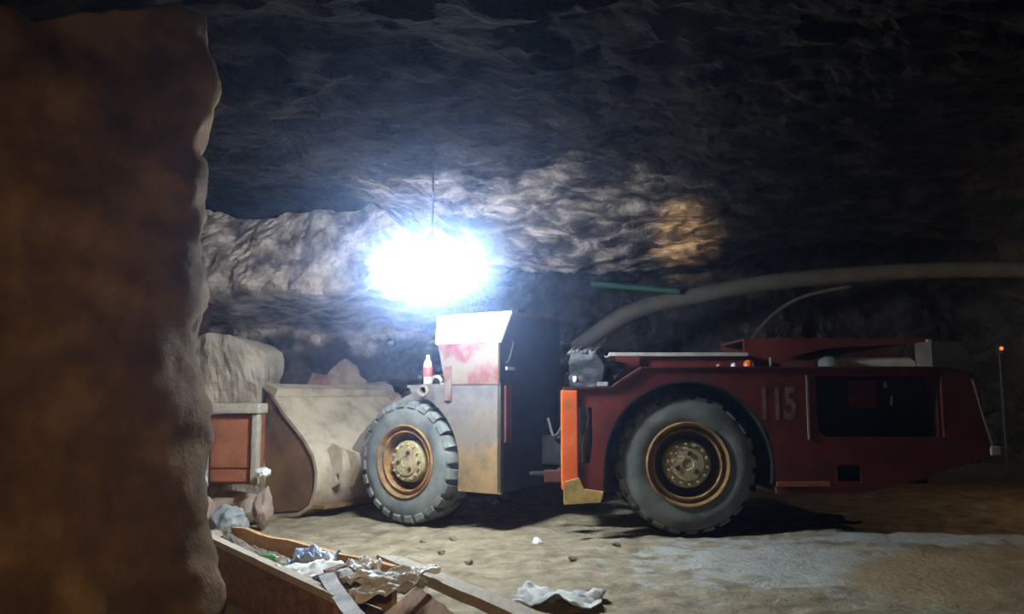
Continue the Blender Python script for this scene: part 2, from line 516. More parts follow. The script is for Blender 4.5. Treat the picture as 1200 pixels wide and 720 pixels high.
# pale buttress of rock standing out of the wall at the left
bm = bmesh.new()
bmesh.ops.create_cube(bm, size=1)
bmesh.ops.subdivide_edges(bm, edges=bm.edges, cuts=22, use_grid_fill=True)
for v in bm.verts:
    p = v.co.copy()
    q = Vector((p.x * 1.15, p.y * 1.2, p.z * 2.55))
    t = p.z + 0.5
    q.x *= 1.25 - 0.35 * t; q.y *= 1.2 - 0.3 * t
    q.z -= 0.22 * (p.x * p.x * 4) * t
    d = Vector((p.x, p.y, 0.3 * p.z)).normalized()
    q += d * (0.13 * fbm(q * 1.3 + Vector((4, 2, 9)), 5) + 0.03 * fbm(q * 6, 3))
    v.co = q + Vector((-3.95, 11.35, 1.02))
struct('wall_outcrop', bm, M['outcrop'])

# ------------------------------------------------------------------ the hanging lamp
lamp = empty('hanging_lamp', LAMP)
props(lamp, 'glaring bluish-white work lamp hung from the rock roof above the loader', 'lamp')
bm = bmesh.new()
bmesh.ops.create_uvsphere(bm, u_segments=24, v_segments=12, radius=1)
for v in bm.verts:
    v.co = Vector((v.co.x * 0.5, v.co.y * 0.16, 0.11 * v.co.z ** 0.45 if v.co.z > 0 else v.co.z * 0.27))  # oval enlarged so the lamp's bloom is part of the glowing shape
put('bloom_diffuser', bm, M['lamp'], lamp, Matrix.Translation(LAMP), smooth='full')
hood = plate([(0.36 * math.cos(q), -0.14 + 0.36 * math.sin(q)) for q in [2 * math.pi * i / 32 for i in range(32)]], [], 0.014)
bmesh.ops.translate(hood, vec=(0, 0, 0.112), verts=hood.verts)
put('hood', hood, M['housing'], lamp, Matrix.Translation(LAMP))
put('housing', B((-0.26, -0.06, 0.126), (0.26, 0.08, 0.17), 0.012), M['housing'], lamp, Matrix.Translation(LAMP))
put('hanger', T([LAMP + Vector((0, 0, 0.165)), LAMP + Vector((0.01, 0.02, 0.8)), LAMP + Vector((0, 0.03, 1.7))], 0.012, 6), M['hose'], lamp)
cb = put('lamp_cable', T(curve_pts([LAMP + Vector((-0.28, 0.06, 0.15)), LAMP + Vector((-0.6, 0.15, -0.2)), (-1.75, 8.5, 2.47), (-2.35, 9.2, 2.38), (-2.95, 9.9, 2.35), (-3.55, 10.7, 2.42)], 40), 0.012, 6),
         M['cable'], smooth='full')
props(cb, 'thin pale cable sagging from the glaring lamp to the left rock wall', 'cable')

# ------------------------------------------------------------------ the loader
A = R(34)
W0 = Vector((-1.27, 9.65, 0))
UF = Vector((-math.cos(A), math.sin(A), 0)); NF = Vector((-math.sin(A), -math.cos(A), 0))
MF = Matrix(((UF.x, NF.x, 0, W0.x), (UF.y, NF.y, 0, W0.y), (0, 0, 1, 0), (0, 0, 0, 1)))   # (forward, outward, up) -> world
RX = Matrix.Rotation(R(90), 4, 'X')          # plate XY -> X,Z ; its +Z -> -Y


def FP(o0): return MF @ Matrix.Translation((0, o0, 0)) @ RX        # plate in (s,z), at offset o0 growing inward
def RP(y0): return Matrix.Translation((0, y0, 0)) @ RX             # plate in (x,z), growing toward the camera from y0


loader = empty('underground_loader', (0.9, 9.3, 0.0))
props(loader, 'low red articulated underground loader with big dusty tyres, bucket at the left', 'loader')

# --- wheels (built once, axis along Z, outward +Z)
RT = 0.72


def tyre_mesh(worn=False):
    bm = bmesh.new()
    prof = [(0.385, 0.16), (0.40, 0.2), (0.46, 0.222), (0.54, 0.232), (0.61, 0.222), (0.655, 0.2), (0.672, 0.16), (0.676, 0.0)]
    prof = prof + [(r, -h) for r, h in reversed(prof[:-1])] + [(0.37, -0.1), (0.37, 0.1)]
    lathe(bm, prof, 72, closed=True)
    n = 24
    for side in (1, -1):
        for k in range(n):
            a0 = 2 * math.pi * (k + (0.5 if side < 0 else 0)) / n
            hw = 2 * math.pi / n * 0.33
            pr = [(0.66, -0.015), (0.722, -0.01), (0.722, 0.12), (0.716, 0.185), (0.695, 0.224), (0.64, 0.236), (0.62, 0.215), (0.66, 0.15)]
            if worn: pr = [(0.66, -0.015), (0.712, -0.01), (0.714, 0.11), (0.706, 0.165), (0.69, 0.192), (0.672, 0.204), (0.65, 0.195), (0.66, 0.15)]
            rings = []
            for s in (-1, 1):
                ring = []
                for r, h in pr:
                    sk = -0.10 * (0.2 - h)
                    wd = hw * (1.0 if r < 0.7 else 0.86)
                    q = a0 + s * wd + sk
                    ring.append(bm.verts.new((r * math.cos(q), r * math.sin(q), h * side)))
                rings.append(ring)
            m = len(pr)
            for i in range(m):
                bm.faces.new((rings[0][i], rings[0][(i + 1) % m], rings[1][(i + 1) % m], rings[1][i]))
            bm.faces.new(rings[0]); bm.faces.new(rings[1][::-1])
    for v in bm.verts:      # chipped, uneven rubber
        v.co += v.co.normalized() * 0.008 * noise.noise(v.co * 9)
    return bm


def wheel_meshes():
    out = {}
    out['tire'] = (tyre_mesh(), 'tyre')
    bm = bmesh.new()
    lathe(bm, [(0.335, 0.06), (0.335, 0.19), (0.345, 0.205), (0.362, 0.195), (0.372, 0.17), (0.392, 0.175), (0.402, 0.225), (0.418, 0.24), (0.432, 0.226), (0.43, 0.19), (0.38, 0.1), (0.38, 0.06)], 64, closed=True)
    out['rim'] = (bm, 'rim')
    bm = bmesh.new()
    lathe(bm, [(0.0, 0.02), (0.36, 0.02), (0.36, 0.06), (0.26, 0.07), (0.25, 0.05), (0.0, 0.05)], 48)
    out['rim_well'] = (bm, 'rimdark')
    bm = bmesh.new()
    lathe(bm, [(0.25, 0.04), (0.245, 0.13), (0.238, 0.165), (0.225, 0.178), (0.175, 0.185), (0.165, 0.2), (0.06, 0.205), (0.05, 0.195), (0, 0.195)], 48)
    out['hub'] = (bm, 'hub')
    bm = bmesh.new()
    for k in range(14):
        q = 2 * math.pi * k / 14
        r = bmesh.ops.create_cone(bm, cap_ends=True, segments=6, radius1=0.017, radius2=0.015, depth=0.035)
        bmesh.ops.translate(bm, vec=(0.203 * math.cos(q), 0.203 * math.sin(q), 0.195), verts=r['verts'])
    out['wheel_nuts'] = (bm, 'hub')
    bm = bmesh.new()
    bmesh.ops.create_cone(bm, cap_ends=True, segments=12, radius1=0.028, radius2=0.024, depth=0.02)
    out['hub_hole_disc'] = (bm, 'rimdark')  # dark disc painted in place of a shaded hole in the hub
    res = {}
    for k, (bm, mm) in out.items():
        bmesh.ops.recalc_face_normals(bm, faces=bm.faces)
        me = bpy.data.meshes.new(k); bm.to_mesh(me); bm.free()
        me.materials.append(M[mm])
        me.polygons.foreach_set('use_smooth', [True] * len(me.polygons))
        me.set_sharp_from_angle(angle=R(35))
        res[k] = me
    return res


WM = wheel_meshes()
_b = tyre_mesh(True)
bmesh.ops.recalc_face_normals(_b, faces=_b.faces)
WORN = bpy.data.meshes.new('tire'); _b.to_mesh(WORN); _b.free()
WORN.materials.append(M['tyre'])
WORN.polygons.foreach_set('use_smooth', [True] * len(WORN.polygons))
WORN.set_sharp_from_angle(angle=R(35))


def wheel(loc, rotz, flip, spin, worn=False):
    e = empty('wheel', loc, loader)
    rot = (Matrix.Rotation(rotz, 4, 'Z') @ Matrix.Rotation(R(-90 if flip else 90), 4, 'X') @ Matrix.Rotation(spin, 4, 'Z'))
    e.rotation_euler = rot.to_euler()
    for k, me in WM.items():
        for i in range(3 if k == 'hub_hole_disc' else 1):
            o = bpy.data.objects.new(k, WORN if worn and k == 'tire' else me)
            COL.objects.link(o)
            o.parent = e
            if k == 'hub_hole_disc':
                q = 2 * math.pi * i / 3 + R(62)
                o.location = (0.11 * math.cos(q), 0.11 * math.sin(q), 0.205)
            if k == 'wheel_nuts':
                o['kind'] = 'stuff'
    return e


ZR, ZF = 0.765, 0.69
wheel((1.79, 8.57, ZR), 0, False, 0.3, True)
wheel((1.79, 9.98, ZR), 0, True, 1.0, True)
fw = W0 + NF * -0.23
wheel((fw.x, fw.y, ZF), -A, False, 0.1)
fw = W0 + NF * -1.66
wheel((fw.x, fw.y, ZF), -A, True, 0.7)

# --- rear frame
def arc(cx, cz, r, a0, a1, n=20):
    return [(cx + r * math.cos(R(a0 + (a1 - a0) * i / n)), cz + r * math.sin(R(a0 + (a1 - a0) * i / n))) for i in range(n + 1)]


arch = arc(1.79, 0.75, 0.865, 0, 180)
outline = [(0.56, 0.42), (0.56, 1.52), (1.02, 1.53), (1.12, 1.6), (1.33, 1.73), (4.40, 1.73), (4.66, 1.69), (4.72, 1.45), (4.86, 0.86), (3.9, 0.56), (3.5, 0.48),
           (2.66, 0.48)] + arch + [(0.92, 0.42)]
slot = [(0.67, 0.78), (0.79, 0.78), (0.815, 0.95), (0.815, 1.34), (0.67, 1.34)]
window = [(3.10, 1.12), (3.18, 1.04), (4.38, 1.04), (4.38, 1.66), (3.10, 1.66)]
step = [(3.28, 0.60), (3.52, 0.60), (3.52, 0.76), (3.28, 0.76)]
sp = put('side_panel', plate(outline, [slot, window, step], 0.045), M['red'], loader, RP(8.345))
put('side_panel', plate([(x, z) for x, z in outline if x > 0.9], [], 0.04), M['red'], loader, RP(10.25))
# edge flange along the top of the side panel
fl = bmesh.new()
prev = None
prof = [(0.53, 1.525), (1.02, 1.535), (1.12, 1.605), (1.33, 1.737), (4.40, 1.737), (4.66, 1.697)]
for (x0, z0), (x1, z1) in zip(prof, prof[1:]):
    vs = [fl.verts.new(p) for p in [(x0, 8.27, z0), (x1, 8.27, z1), (x1, 8.5, z1), (x0, 8.5, z0)]]
    vt = [fl.verts.new(v.co + Vector((0, 0, 0.018))) for v in vs]
    fl.faces.new(vs); fl.faces.new(vt)
    for i in range(4):
        fl.faces.new((vs[i], vs[(i + 1) % 4], vt[(i + 1) % 4], vt[i]))
put('top_flange', fl, M['darkred'], loader)
# arch lip and wheel well
lip = bmesh.new()
ao = arc(1.79, 0.75, 0.865, -12, 192, 28)
for (x0, z0), (x1, z1) in zip(ao, ao[1:]):
    vs = [lip.verts.new(p) for p in [(x0, 8.30, z0), (x1, 8.30, z1), (x1, 8.95, z1), (x0, 8.95, z0)]]
    lip.faces.new(vs)
bmesh.ops.remove_doubles(lip, verts=lip.verts, dist=1e-4)
r = bmesh.ops.solidify(lip, geom=lip.faces[:], thickness=-0.02)
put('wheel_well', lip, M['grime_or_shade'], loader, smooth=True)
put('well_back', plate(arc(1.79, 0.75, 0.865, 0, 180) + [(0.93, 0.42), (2.65, 0.42)], [], 0.02), M['grime_or_shade'], loader, RP(8.98))

# chassis core, belly and deck
put('chassis', B((1.0, 9.0, 0.5), (4.55, 9.55, 1.55), 0.03), M['grime_or_shade'], loader)
put('belly_plate', plate([(2.66, 0.5), (3.5, 0.5), (3.9, 0.58), (4.82, 0.87), (4.80, 0.92), (3.9, 0.64), (3.5, 0.56), (2.66, 0.56)], [], 1.85), M['grime_or_shade'], loader, RP(10.22))
put('deck', B((1.35, 8.4, 1.69), (4.4, 10.2, 1.728)), M['darkred'], loader)
put('front_deck', B((0.56, 8.36, 1.49), (1.06, 9.0, 1.523)), M['darkred'], loader)
# rear counterweight: sloped end, rounded crown
put('counterweight', plate([(4.38, 0.74), (4.84, 0.88), (4.70, 1.45), (4.64, 1.69), (4.38, 1.71)], [], 1.8), M['darkred'], loader, RP(10.2))
cw = plate([(4.40, 1.72), (4.82, 1.71), (4.80, 1.86), (4.755, 1.96), (4.68, 2.015), (4.5, 2.03), (4.40, 2.03)], [], 0.35)
put('rear_crown', cw, M['crown'], loader, RP(8.85))
put('rear_bumper', T([(4.69, 8.33, 1.62), (4.76, 8.33, 1.3), (4.875, 8.33, 0.86)], 0.028, 8), M['palesteel'], loader)
put('tow_lug', B((4.83, 8.28, 0.86), (4.93, 8.36, 0.95), 0.015), M['palesteel'], loader)

# front post of the rear frame: red post coloured as if lamplit, hoses in the slot, ochre foot
put('front_post', B((0.50, 8.27, 0.52), (0.665, 8.40, 1.515), 0.012), M['orange'], loader)
put('post_foot', plate([(0.52, 0.38), (0.88, 0.40), (0.91, 0.50), (0.72, 0.53), (0.67, 0.64), (0.52, 0.60)], [], 0.10), M['ochre'], loader, RP(8.34))
put('slot_backing', B((0.62, 8.52, 0.6), (0.9, 8.55, 1.45)), M['grime_or_shade'], loader)
for i, (x0, x1, yy, rr, mm) in enumerate([(0.70, 0.76, 8.44, 0.024, 'engine'), (0.76, 0.72, 8.42, 0.018, 'engine'), (0.79, 0.80, 8.45, 0.02, 'hose'), (0.72, 0.78, 8.40, 0.010, 'palesteel')]):
    pts = curve_pts([(x0, yy, 0.7), ((x0 + x1) / 2 + 0.03 * (-1) ** i, yy, 0.98), (x1, yy + 0.01, 1.2), (x1 - 0.02, yy, 1.42)], 14)
    put('hydraulic_hose', T(pts, rr, 8), M[mm], loader, smooth='full')

# hinge between the frames
put('hitch_plate', B((0.62, 8.98, 0.52), (1.1, 9.55, 0.6), 0.01), M['grime_or_shade'], loader)
put('hitch_plate', B((0.62, 8.98, 1.18), (1.1, 9.55, 1.26), 0.01), M['grime_or_shade'], loader)
put('hitch_pin', T([(0.74, 9.25, 0.4), (0.74, 9.25, 1.42)], 0.075, 16), M['grime_or_shade'], loader, smooth=True)
put('steering_cylinder', T([(0.98, 8.9, 0.64), (0.5, 9.0, 0.62)], 0.055, 14), M['darkred'], loader, smooth=True)
put('steering_rod', T([(0.52, 9.0, 0.62), (0.2, 9.1, 0.60)], 0.028, 12), M['grime_or_shade'], loader, smooth=True)
put('hitch_bracket', B((0.34, 8.6, 0.56), (0.56, 8.72, 0.68), 0.01), M['darkred'], loader)
put('hydraulic_hose', T(curve_pts([(0.42, 9.5, 1.2), (0.5, 9.4, 1.0), (0.7, 9.3, 1.3), (1.02, 9.3, 1.36)], 16), 0.02, 8), M['hose'], loader, smooth='full')

# upper works of the rear frame
put('hood_lid', B((1.05, 8.78, 1.885), (2.56, 10.0, 1.925), 0.006), M['palesteel'], loader)
put('hood_side', B((1.36, 8.84, 1.72), (2.56, 8.88, 1.888)), M['red'], loader)
put('hood_side', B((1.36, 9.9, 1.72), (2.56, 9.94, 1.888)), M['red'], loader)
put('hood_brace', plate([(1.05, 1.57), (1.14, 1.55), (1.38, 1.80), (1.38, 1.88), (1.12, 1.88), (1.12, 1.83), (1.24, 1.80)], [], 0.06), M['red'], loader, RP(8.84))
put('hood_ledge', B((1.40, 8.55, 1.745), (2.5, 8.8, 1.765)), M['palesteel'], loader)
put('engine_cover', plate([(2.60, 1.73), (2.60, 2.085), (2.72, 2.10), (4.7, 2.10), (4.72, 2.05), (3.55, 1.99), (3.15, 1.90), (3.0, 1.80), (2.95, 1.73)], [], 0.05), M['red'], loader, RP(9.12))
put('engine_cover_top', B((2.60, 9.1, 2.07), (4.72, 10.1, 2.10), 0.008), M['darkred'], loader)
put('engine_cover_back', B((2.60, 10.05, 1.72), (4.7, 10.09, 2.08)), M['darkred'], loader)
put('air_tank', T([(3.50, 9.32, 1.80), (3.53, 9.32, 1.80), (4.55, 9.32, 1.80), (4.6, 9.32, 1.80)], 0.1, 18, [0.06, 0.1, 0.1, 0.06]), M['palesteel'], loader, smooth=True)
put('air_cleaner', T([(3.56, 9.12, 1.72), (3.56, 9.12, 1.83), (3.56, 9.12, 1.87), (3.56, 9.12, 1.9)], 0.12, 20, [0.1, 0.12, 0.1, 0.04]), M['engine'], loader, smooth=True)
put('cover_post', B((4.60, 8.95, 1.72), (4.64, 9.0, 2.08)), M['palesteel'], loader)
put('cover_stay', B((2.70, 8.5, 1.74), (2.715, 8.515, 1.86)), M['palesteel'], loader)
# marker lamps on the deck edge
def dome(name, c, r, mm):
    bm = bmesh.new()
    lathe(bm, [(r, 0), (r, r * 0.6), (r * 0.85, r * 1.1), (r * 0.5, r * 1.4), (0, r * 1.5)], 18)
    bm.faces.new([v for v in bm.verts if abs(v.co.z) < 1e-6])
    return put(name, bm, M[mm], loader, Matrix.Translation(c), smooth=True)
dome('beacon', (2.47, 8.48, 1.75), 0.055, 'beacon')
dome('marker_lamp', (2.31, 8.45, 1.75), 0.032, 'whitelens')
dome('marker_lamp', (2.15, 8.45, 1.75), 0.026, 'redrubble')
# inside the engine window
put('engine_block', B((3.2, 8.62, 1.0), (4.5, 9.0, 1.66), 0.02), M['grime_or_shade'], loader)
put('fuse_panel', B((3.50, 8.48, 1.34), (3.80, 8.54, 1.62), 0.01), M['red'], loader)
put('window_latch', B((3.84, 8.40, 1.54), (3.87, 8.43, 1.60), 0.005), M['palesteel'], loader)
put('oil_pipe', T([(3.93, 8.46, 1.36), (3.94, 8.46, 1.46)], 0.012, 8), M['palesteel'], loader)
put('window_badge', B((3.5, 8.36, 1.665), (3.66, 8.365, 1.69)), M['palesteel'], loader)
put('belly_recess', B((3.25, 8.42, 0.57), (3.55, 8.44, 0.79)), M['grime_or_shade'], loader)
put('panel_seam', B((2.995, 8.285, 1.02), (3.015, 8.302, 1.67)), M['panel'], loader)
put('sill_rail', B((2.66, 8.285, 0.55), (3.2, 8.305, 0.60), 0.005), M['rust'], loader)

# stencilled number 115
cu = bpy.data.curves.new('number', 'FONT')
cu.body = '115'; cu.size = 0.46; cu.extrude = 0.002; cu.offset = 0.012; cu.align_x = 'LEFT'
tob = bpy.data.objects.new('tmp_number', cu)
COL.objects.link(tob)
bpy.context.view_layer.update()
me = bpy.data.meshes.new_from_object(tob.evaluated_get(bpy.context.evaluated_depsgraph_get()))
bpy.data.objects.remove(tob)
bm = bmesh.new(); bm.from_mesh(me)
lo = min(v.co.x for v in bm.verts); hi = max(v.co.x for v in bm.verts); top = max(v.co.y for v in bm.verts)
for v in bm.verts:
    v.co.x = (v.co.x - lo) / (hi - lo) * 0.34; v.co.y = v.co.y / top * 0.32
put('stencil_number', bm, M['stencil'], loader, Matrix.Translation((2.545, 8.2985, 1.23)) @ RX)

# --- front frame (forward s, outward o, up z)
fa = arc(0, ZF, 0.80, 190, 98, 18)
fpanel = [(-1.37, 0.40), (-1.37, 1.59), (-0.52, 1.59), (-0.34, 1.57), (-0.14, 1.54), (-0.11, 1.48)] + fa[::-1] + [(-0.79, 0.40)]
bore = [(-0.2 + 0.07 * math.cos(q), 1.515 - 0.085 + 0.075 * math.sin(q)) for q in [2 * math.pi * i / 14 for i in range(14)]]
fpanel = [(-1.37, 0.40), (-1.37, 1.59), (-0.52, 1.59), (-0.30, 1.60), (-0.06, 1.56)] + [p for p in arc(0, ZF, 0.80, 96, 190, 18)] + [(-0.79, 0.40)]
bore = [(-0.27 + 0.05 * math.cos(q), 1.52 + 0.045 * math.sin(q)) for q in [2 * math.pi * i / 14 for i in range(14)]]
put('fender_panel', plate(fpanel, [bore], 0.05), M['fender'], loader, FP(-0.02))
put('pivot_ring', plate([(-0.27 + 0.075 * math.cos(2 * math.pi * i / 18), 1.52 + 0.068 * math.sin(2 * math.pi * i / 18)) for i in range(18)], [bore], 0.03), M['panel'], loader, FP(0.0))
put('pivot_socket', B((-0.36, -0.16, 1.44), (-0.18, -0.12, 1.58)), M['grime_or_shade'], loader, MF)
put('rear_bulkhead', B((-1.37, -1.25, 0.42), (-1.33, -0.02, 1.60)), M['grime_or_shade'], loader, MF)  # black colour stands for shade on the face turned from the lamp
put('front_chassis', B((-1.3, -1.3, 0.5), (0.5, -0.55, 1.52), 0.02), M['grime_or_shade'], loader, MF)
put('tongue', B((-1.7, -1.2, 0.66), (-1.2, -0.86, 1.0), 0.03), M['grime_or_shade'], loader, MF)
put('red_corner_bar', B((-1.40, -0.20, 0.95), (-1.372, -0.08, 1.57), 0.005), M['darkred'], loader, MF)
put('fender_top', B((-0.5, -0.55, 1.555), (-0.02, -0.02, 1.585)), M['panel'], loader, MF)
put('far_fender', plate(fpanel, [], 0.05), M['panel'], loader, FP(-1.84))
nose = plate([(-0.05, 1.585), (0.25, 1.52), (0.62, 1.37), (0.72, 1.1), (0.6, 0.6), (-0.05, 0.6)], [], 0.85)
put('nose', nose, M['panel'], loader, FP(-0.5))
# lifting eye
bm = bmesh.new()
pts = [(-0.43 + 0.085 * math.cos(q), -0.06, 1.585 + 0.095 * math.sin(q)) for q in [math.pi * i / 14 for i in range(15)]]
tube(bm, pts, 0.022, 10)
put('lifting_eye', bm, M['panel'], loader, MF, smooth=True)
put('raised_strip', B((-0.70, -0.02, 1.40), (-0.60, 0.012, 1.80), 0.012), M['cabpaint'], loader, MF)  # raised strip in place of a white streak on the panel

# operator's compartment with a splayed white canopy edge
cs = bmesh.new()
put('compartment_side', plate([(-1.345, 1.585), (-0.60, 1.585), (-0.49, 2.06), (-1.345, 2.06)], [], 0.05), M['cabpaint'], loader, FP(-0.01))
cv = bmesh.new()
lowq = [(-1.37, 0.0, 2.055), (-0.46, 0.0, 2.055)]
highq = [(-1.37, -0.22, 2.41), (-0.30, -0.22, 2.41)]
a, b_ = [cv.verts.new(p) for p in lowq]; c_, d_ = [cv.verts.new(p) for p in highq]
cv.faces.new((a, b_, d_, c_))
r = bmesh.ops.extrude_face_region(cv, geom=cv.faces[:])
bmesh.ops.translate(cv, vec=(0, -0.025, -0.016), verts=[g for g in r['geom'] if isinstance(g, bmesh.types.BMVert)])
put('canopy_edge', cv, M['canopy'], loader, MF)
put('compartment_back', plate([(-1.36, 1.59), (-0.02, 1.59), (-0.02, 2.06), (-0.23, 2.40), (-1.30, 2.40), (-1.30, 1.59)][1:], [], 0.03), M['grime_or_shade'], loader,
    MF @ Matrix(((0, 0, 1, -1.36), (1, 0, 0, 0), (0, 1, 0, 0), (0, 0, 0, 1))))  # shadow side of the compartment put in as black colour
put('canopy_roof', B((-1.36, -1.3, 2.375), (-0.32, -0.23, 2.405)), M['darkred'], loader, MF)
put('canopy_front', plate([(-0.04, 2.06), (-1.28, 2.06), (-1.28, 2.37), (-0.23, 2.37)], [], 0.03), M['cabpaint'], loader,
    MF @ Matrix(((0, 0, 1, -0.52), (1, 0, 0, 0), (0, 1, 0, 0), (0, 0, 0, 1))))
put('compartment_front', B((-0.62, -1.3, 1.585), (-0.58, -0.04, 2.06)), M['cabpaint'], loader, MF)
put('compartment_far_side', B((-1.35, -1.32, 1.585), (-0.6, -1.28, 2.06)), M['darkred'], loader, MF)
put('grab_rail', T([Vector(p) for p in [(-1.38, -0.12, 1.82), (-1.42, -0.12, 1.86), (-1.42, -0.2, 2.04), (-1.38, -0.2, 2.08)]], 0.012, 8), M['grime_or_shade'], loader, MF)
put('door_latch', B((-1.40, -0.26, 1.74), (-1.375, -0.1, 1.78), 0.006), M['panel'], loader, MF)

# --- boom and bucket
for o0 in (-0.55, -1.22):
    put('boom_arm', plate([(0.2, 1.44), (0.75, 1.36), (1.25, 0.95), (1.52, 0.62), (1.5, 0.32), (1.25, 0.36), (1.0, 0.72), (0.6, 1.02), (0.15, 1.1)], [], 0.13), M['panel'], loader, FP(o0))
put('tilt_cylinder', T([(0.3, -0.95, 1.22), (1.0, -0.95, 1.12)], 0.085, 16), M['darkred'], loader, MF, smooth=True)
put('tilt_rod', T([(0.98, -0.95, 1.12), (1.52, -0.95, 1.0)], 0.04, 12), M['chrome'], loader, MF, smooth=True)
bk = empty('bucket', MF @ Vector((1.9, -0.9, 0)), loader)
sidep = [(2.31, 1.52), (2.42, 0.7), (2.54, -0.10), (1.62, 0.02), (1.44, 0.12), (1.36, 0.29), (1.34, 0.5), (1.40, 0.68), (1.56, 0.87), (1.76, 1.04), (1.98, 1.21), (2.18, 1.42)]
put('side_plate', plate(sidep, [], 0.05), M['bucket_side'], bk, FP(0.12))
put('side_plate', plate(sidep, [], 0.05), M['bucket_side'], bk, FP(-1.95))
back = [(2.33, 1.54), (2.18, 1.43), (1.98, 1.22), (1.76, 1.05), (1.555, 0.88), (1.39, 0.69), (1.325, 0.5), (1.345, 0.28), (1.43, 0.10), (1.62, -0.005), (2.6, -0.125)]
sh = bmesh.new()
rows = []
for s, z in back:
    rows.append([sh.verts.new((s, 0.15 - 2.18 * k / 8, z)) for k in range(9)])
for r0, r1 in zip(rows, rows[1:]):
    for k in range(8):
        sh.faces.new((r0[k], r0[k + 1], r1[k + 1], r1[k]))
bmesh.ops.recalc_face_normals(sh, faces=sh.faces)
bmesh.ops.solidify(sh, geom=sh.faces[:], thickness=0.045)
put('shell', sh, M['bucket_back'], bk, MF, smooth=True)
put('spill_lip', plate([(2.36, 1.56), (2.12, 1.45), (2.06, 1.55), (2.30, 1.62)], [], 2.2), M['bucket_back'], bk, FP(0.16))
put('cutting_edge', plate([(2.48, -0.12), (2.9, -0.15), (2.9, -0.13), (2.52, -0.05)], [], 2.1), M['bucket_side'], bk, FP(0.1))
for o0 in (-0.42, -1.12):
    put('boom_ear', plate([(1.42, 0.25), (1.22, 0.3), (1.12, 0.5), (1.2, 0.72), (1.46, 0.78)], [], 0.07), M['bucket_back'], bk, FP(o0))
put('wear_strip', plate([(1.325, 0.28), (1.16, 0.36), (1.10, 0.52), (1.12, 0.80), (1.30, 0.86), (1.42, 0.74), (1.34, 0.5)], [[(1.19 + 0.035 * math.cos(q), 0.44 + 0.05 * math.sin(q)) for q in [2 * math.pi * i / 10 for i in range(10)]]], 0.06), M['bucket_back'], bk, FP(-0.1))
put('heel_plate', B((1.2, -1.9, 0.06), (1.6, 0.1, 0.1)), M['bucket_side'], bk, MF)

# things resting on the machine
bo = empty('plastic_bottle', MF @ Vector((-0.1, -0.30, 1.565)))
props(bo, 'clear plastic bottle with a red label standing on the loader fender', 'bottle')
bmq = bmesh.new()
lathe(bmq, [(0, 0), (0.048, 0), (0.052, 0.012), (0.052, 0.26), (0.045, 0.30), (0.02, 0.345), (0.018, 0.36), (0, 0.36)], 20)
put('bottle_body', bmq, M['bottle'], bo, Matrix.Translation(WL[bo]), smooth=True)
bmq = bmesh.new()
lathe(bmq, [(0.0525, 0.12), (0.0545, 0.125), (0.0545, 0.235), (0.0525, 0.24)], 20)
put('bottle_label', bmq, M['label'], bo, Matrix.Translation(WL[bo]), smooth=True)
bmq = bmesh.new()
lathe(bmq, [(0, 0.355), (0.021, 0.355), (0.021, 0.385), (0, 0.388)], 14)
put('bottle_cap', bmq, M['whitelens'], bo, Matrix.Translation(WL[bo]), smooth=True)

bx = empty('work_light_box', (0.83, 8.6, 1.523))
props(bx, 'black box wrapped in crumpled plastic on the front of the red frame', 'box')
bmq = bmesh.new()
bmesh.ops.create_cube(bmq, size=1)
bmesh.ops.subdivide_edges(bmq, edges=bmq.edges, cuts=9, use_grid_fill=True)
for v in bmq.verts:
    p = v.co.copy(); t = p.z + 0.5
    q = Vector((p.x * 0.36, p.y * 0.32, t * 0.40))
    q.x += 0.02 * t
    if p.x > 0: q.z -= 0.17 * (p.x * 2) ** 2 * t
    q += Vector((p.x, p.y, p.z)).normalized() * (0.03 * noise.noise(q * 9) + 0.02 * t * noise.noise(q * 22))
    v.co = q
put('wrapped_body', bmq, M['blackplastic'], bx, Matrix.Translation((0.83, 8.6, 1.53)) @ Matrix.Rotation(R(-24), 4, 'Z'), smooth=True)
bmq = bmesh.new()
for i in range(7):
    x0 = -0.15 + 0.045 * i
    tube(bmq, curve_pts([(x0, -0.15, 0.36 + 0.012 * (i % 3)), (x0 + 0.02, -0.02, 0.42 - 0.02 * (i % 2)), (x0 + 0.05, 0.13, 0.37)], 8), 0.028, 7)
put('crumpled_top', bmq, M['hose'], bx, Matrix.Translation((0.80, 8.6, 1.53)) @ Matrix.Rotation(R(-24), 4, 'Z'), smooth='full')
bmq = bmesh.new()
lathe(bmq, [(0.03, 0), (0.034, 0.012), (0.028, 0.022), (0, 0.026)], 16)
put('round_lens', bmq, M['whitelens'], bx, Matrix.Translation((0.665, 8.50, 1.63)) @ Matrix.Rotation(R(-30), 4, 'Z') @ Matrix.Rotation(R(90), 4, 'X') @ Matrix.Rotation(R(-35), 4, 'Y'), smooth=True)
tin = put('small_block', B((0.88, 8.38, 1.555), (0.99, 8.45, 1.60), 0.008), M['greybag'], base=True)
props(tin, 'small pale blue-grey block beside the black wrapped box', 'block')

# ------------------------------------------------------------------ pipes in the deep chamber
du = put('air_pipe', T(curve_pts([(1.0, 12.9, 2.2), (1.85, 12.6, 2.76), (2.92, 12.5, 3.02), (3.98, 12.5, 3.21), (5.32, 12.5, 3.34), (6.65, 12.5, 3.41), (8.2, 12.5, 3.43)], 60), 0.13, 14), M['duct'], smooth='full')
props(du, 'thick dusty grey air pipe curving up along the dark back wall', 'pipe')
gp = put('green_pipe', T([(1.2, 12.25, 3.16), (2.55, 12.25, 3.04)], 0.045, 10), M['green'], smooth=True)
props(gp, 'short thin green pipe below the roof brow', 'pipe')
ah = put('thin_hose', T(curve_pts([(3.7, 13, 2.0), (3.84, 13, 2.34), (4.19, 13, 2.75), (4.69, 12.95, 3.05), (5.4, 12.8, 3.2)], 24), 0.03, 8), M['duct'], smooth='full')
props(ah, 'thin pale hose arching down from the thick air pipe', 'hose')
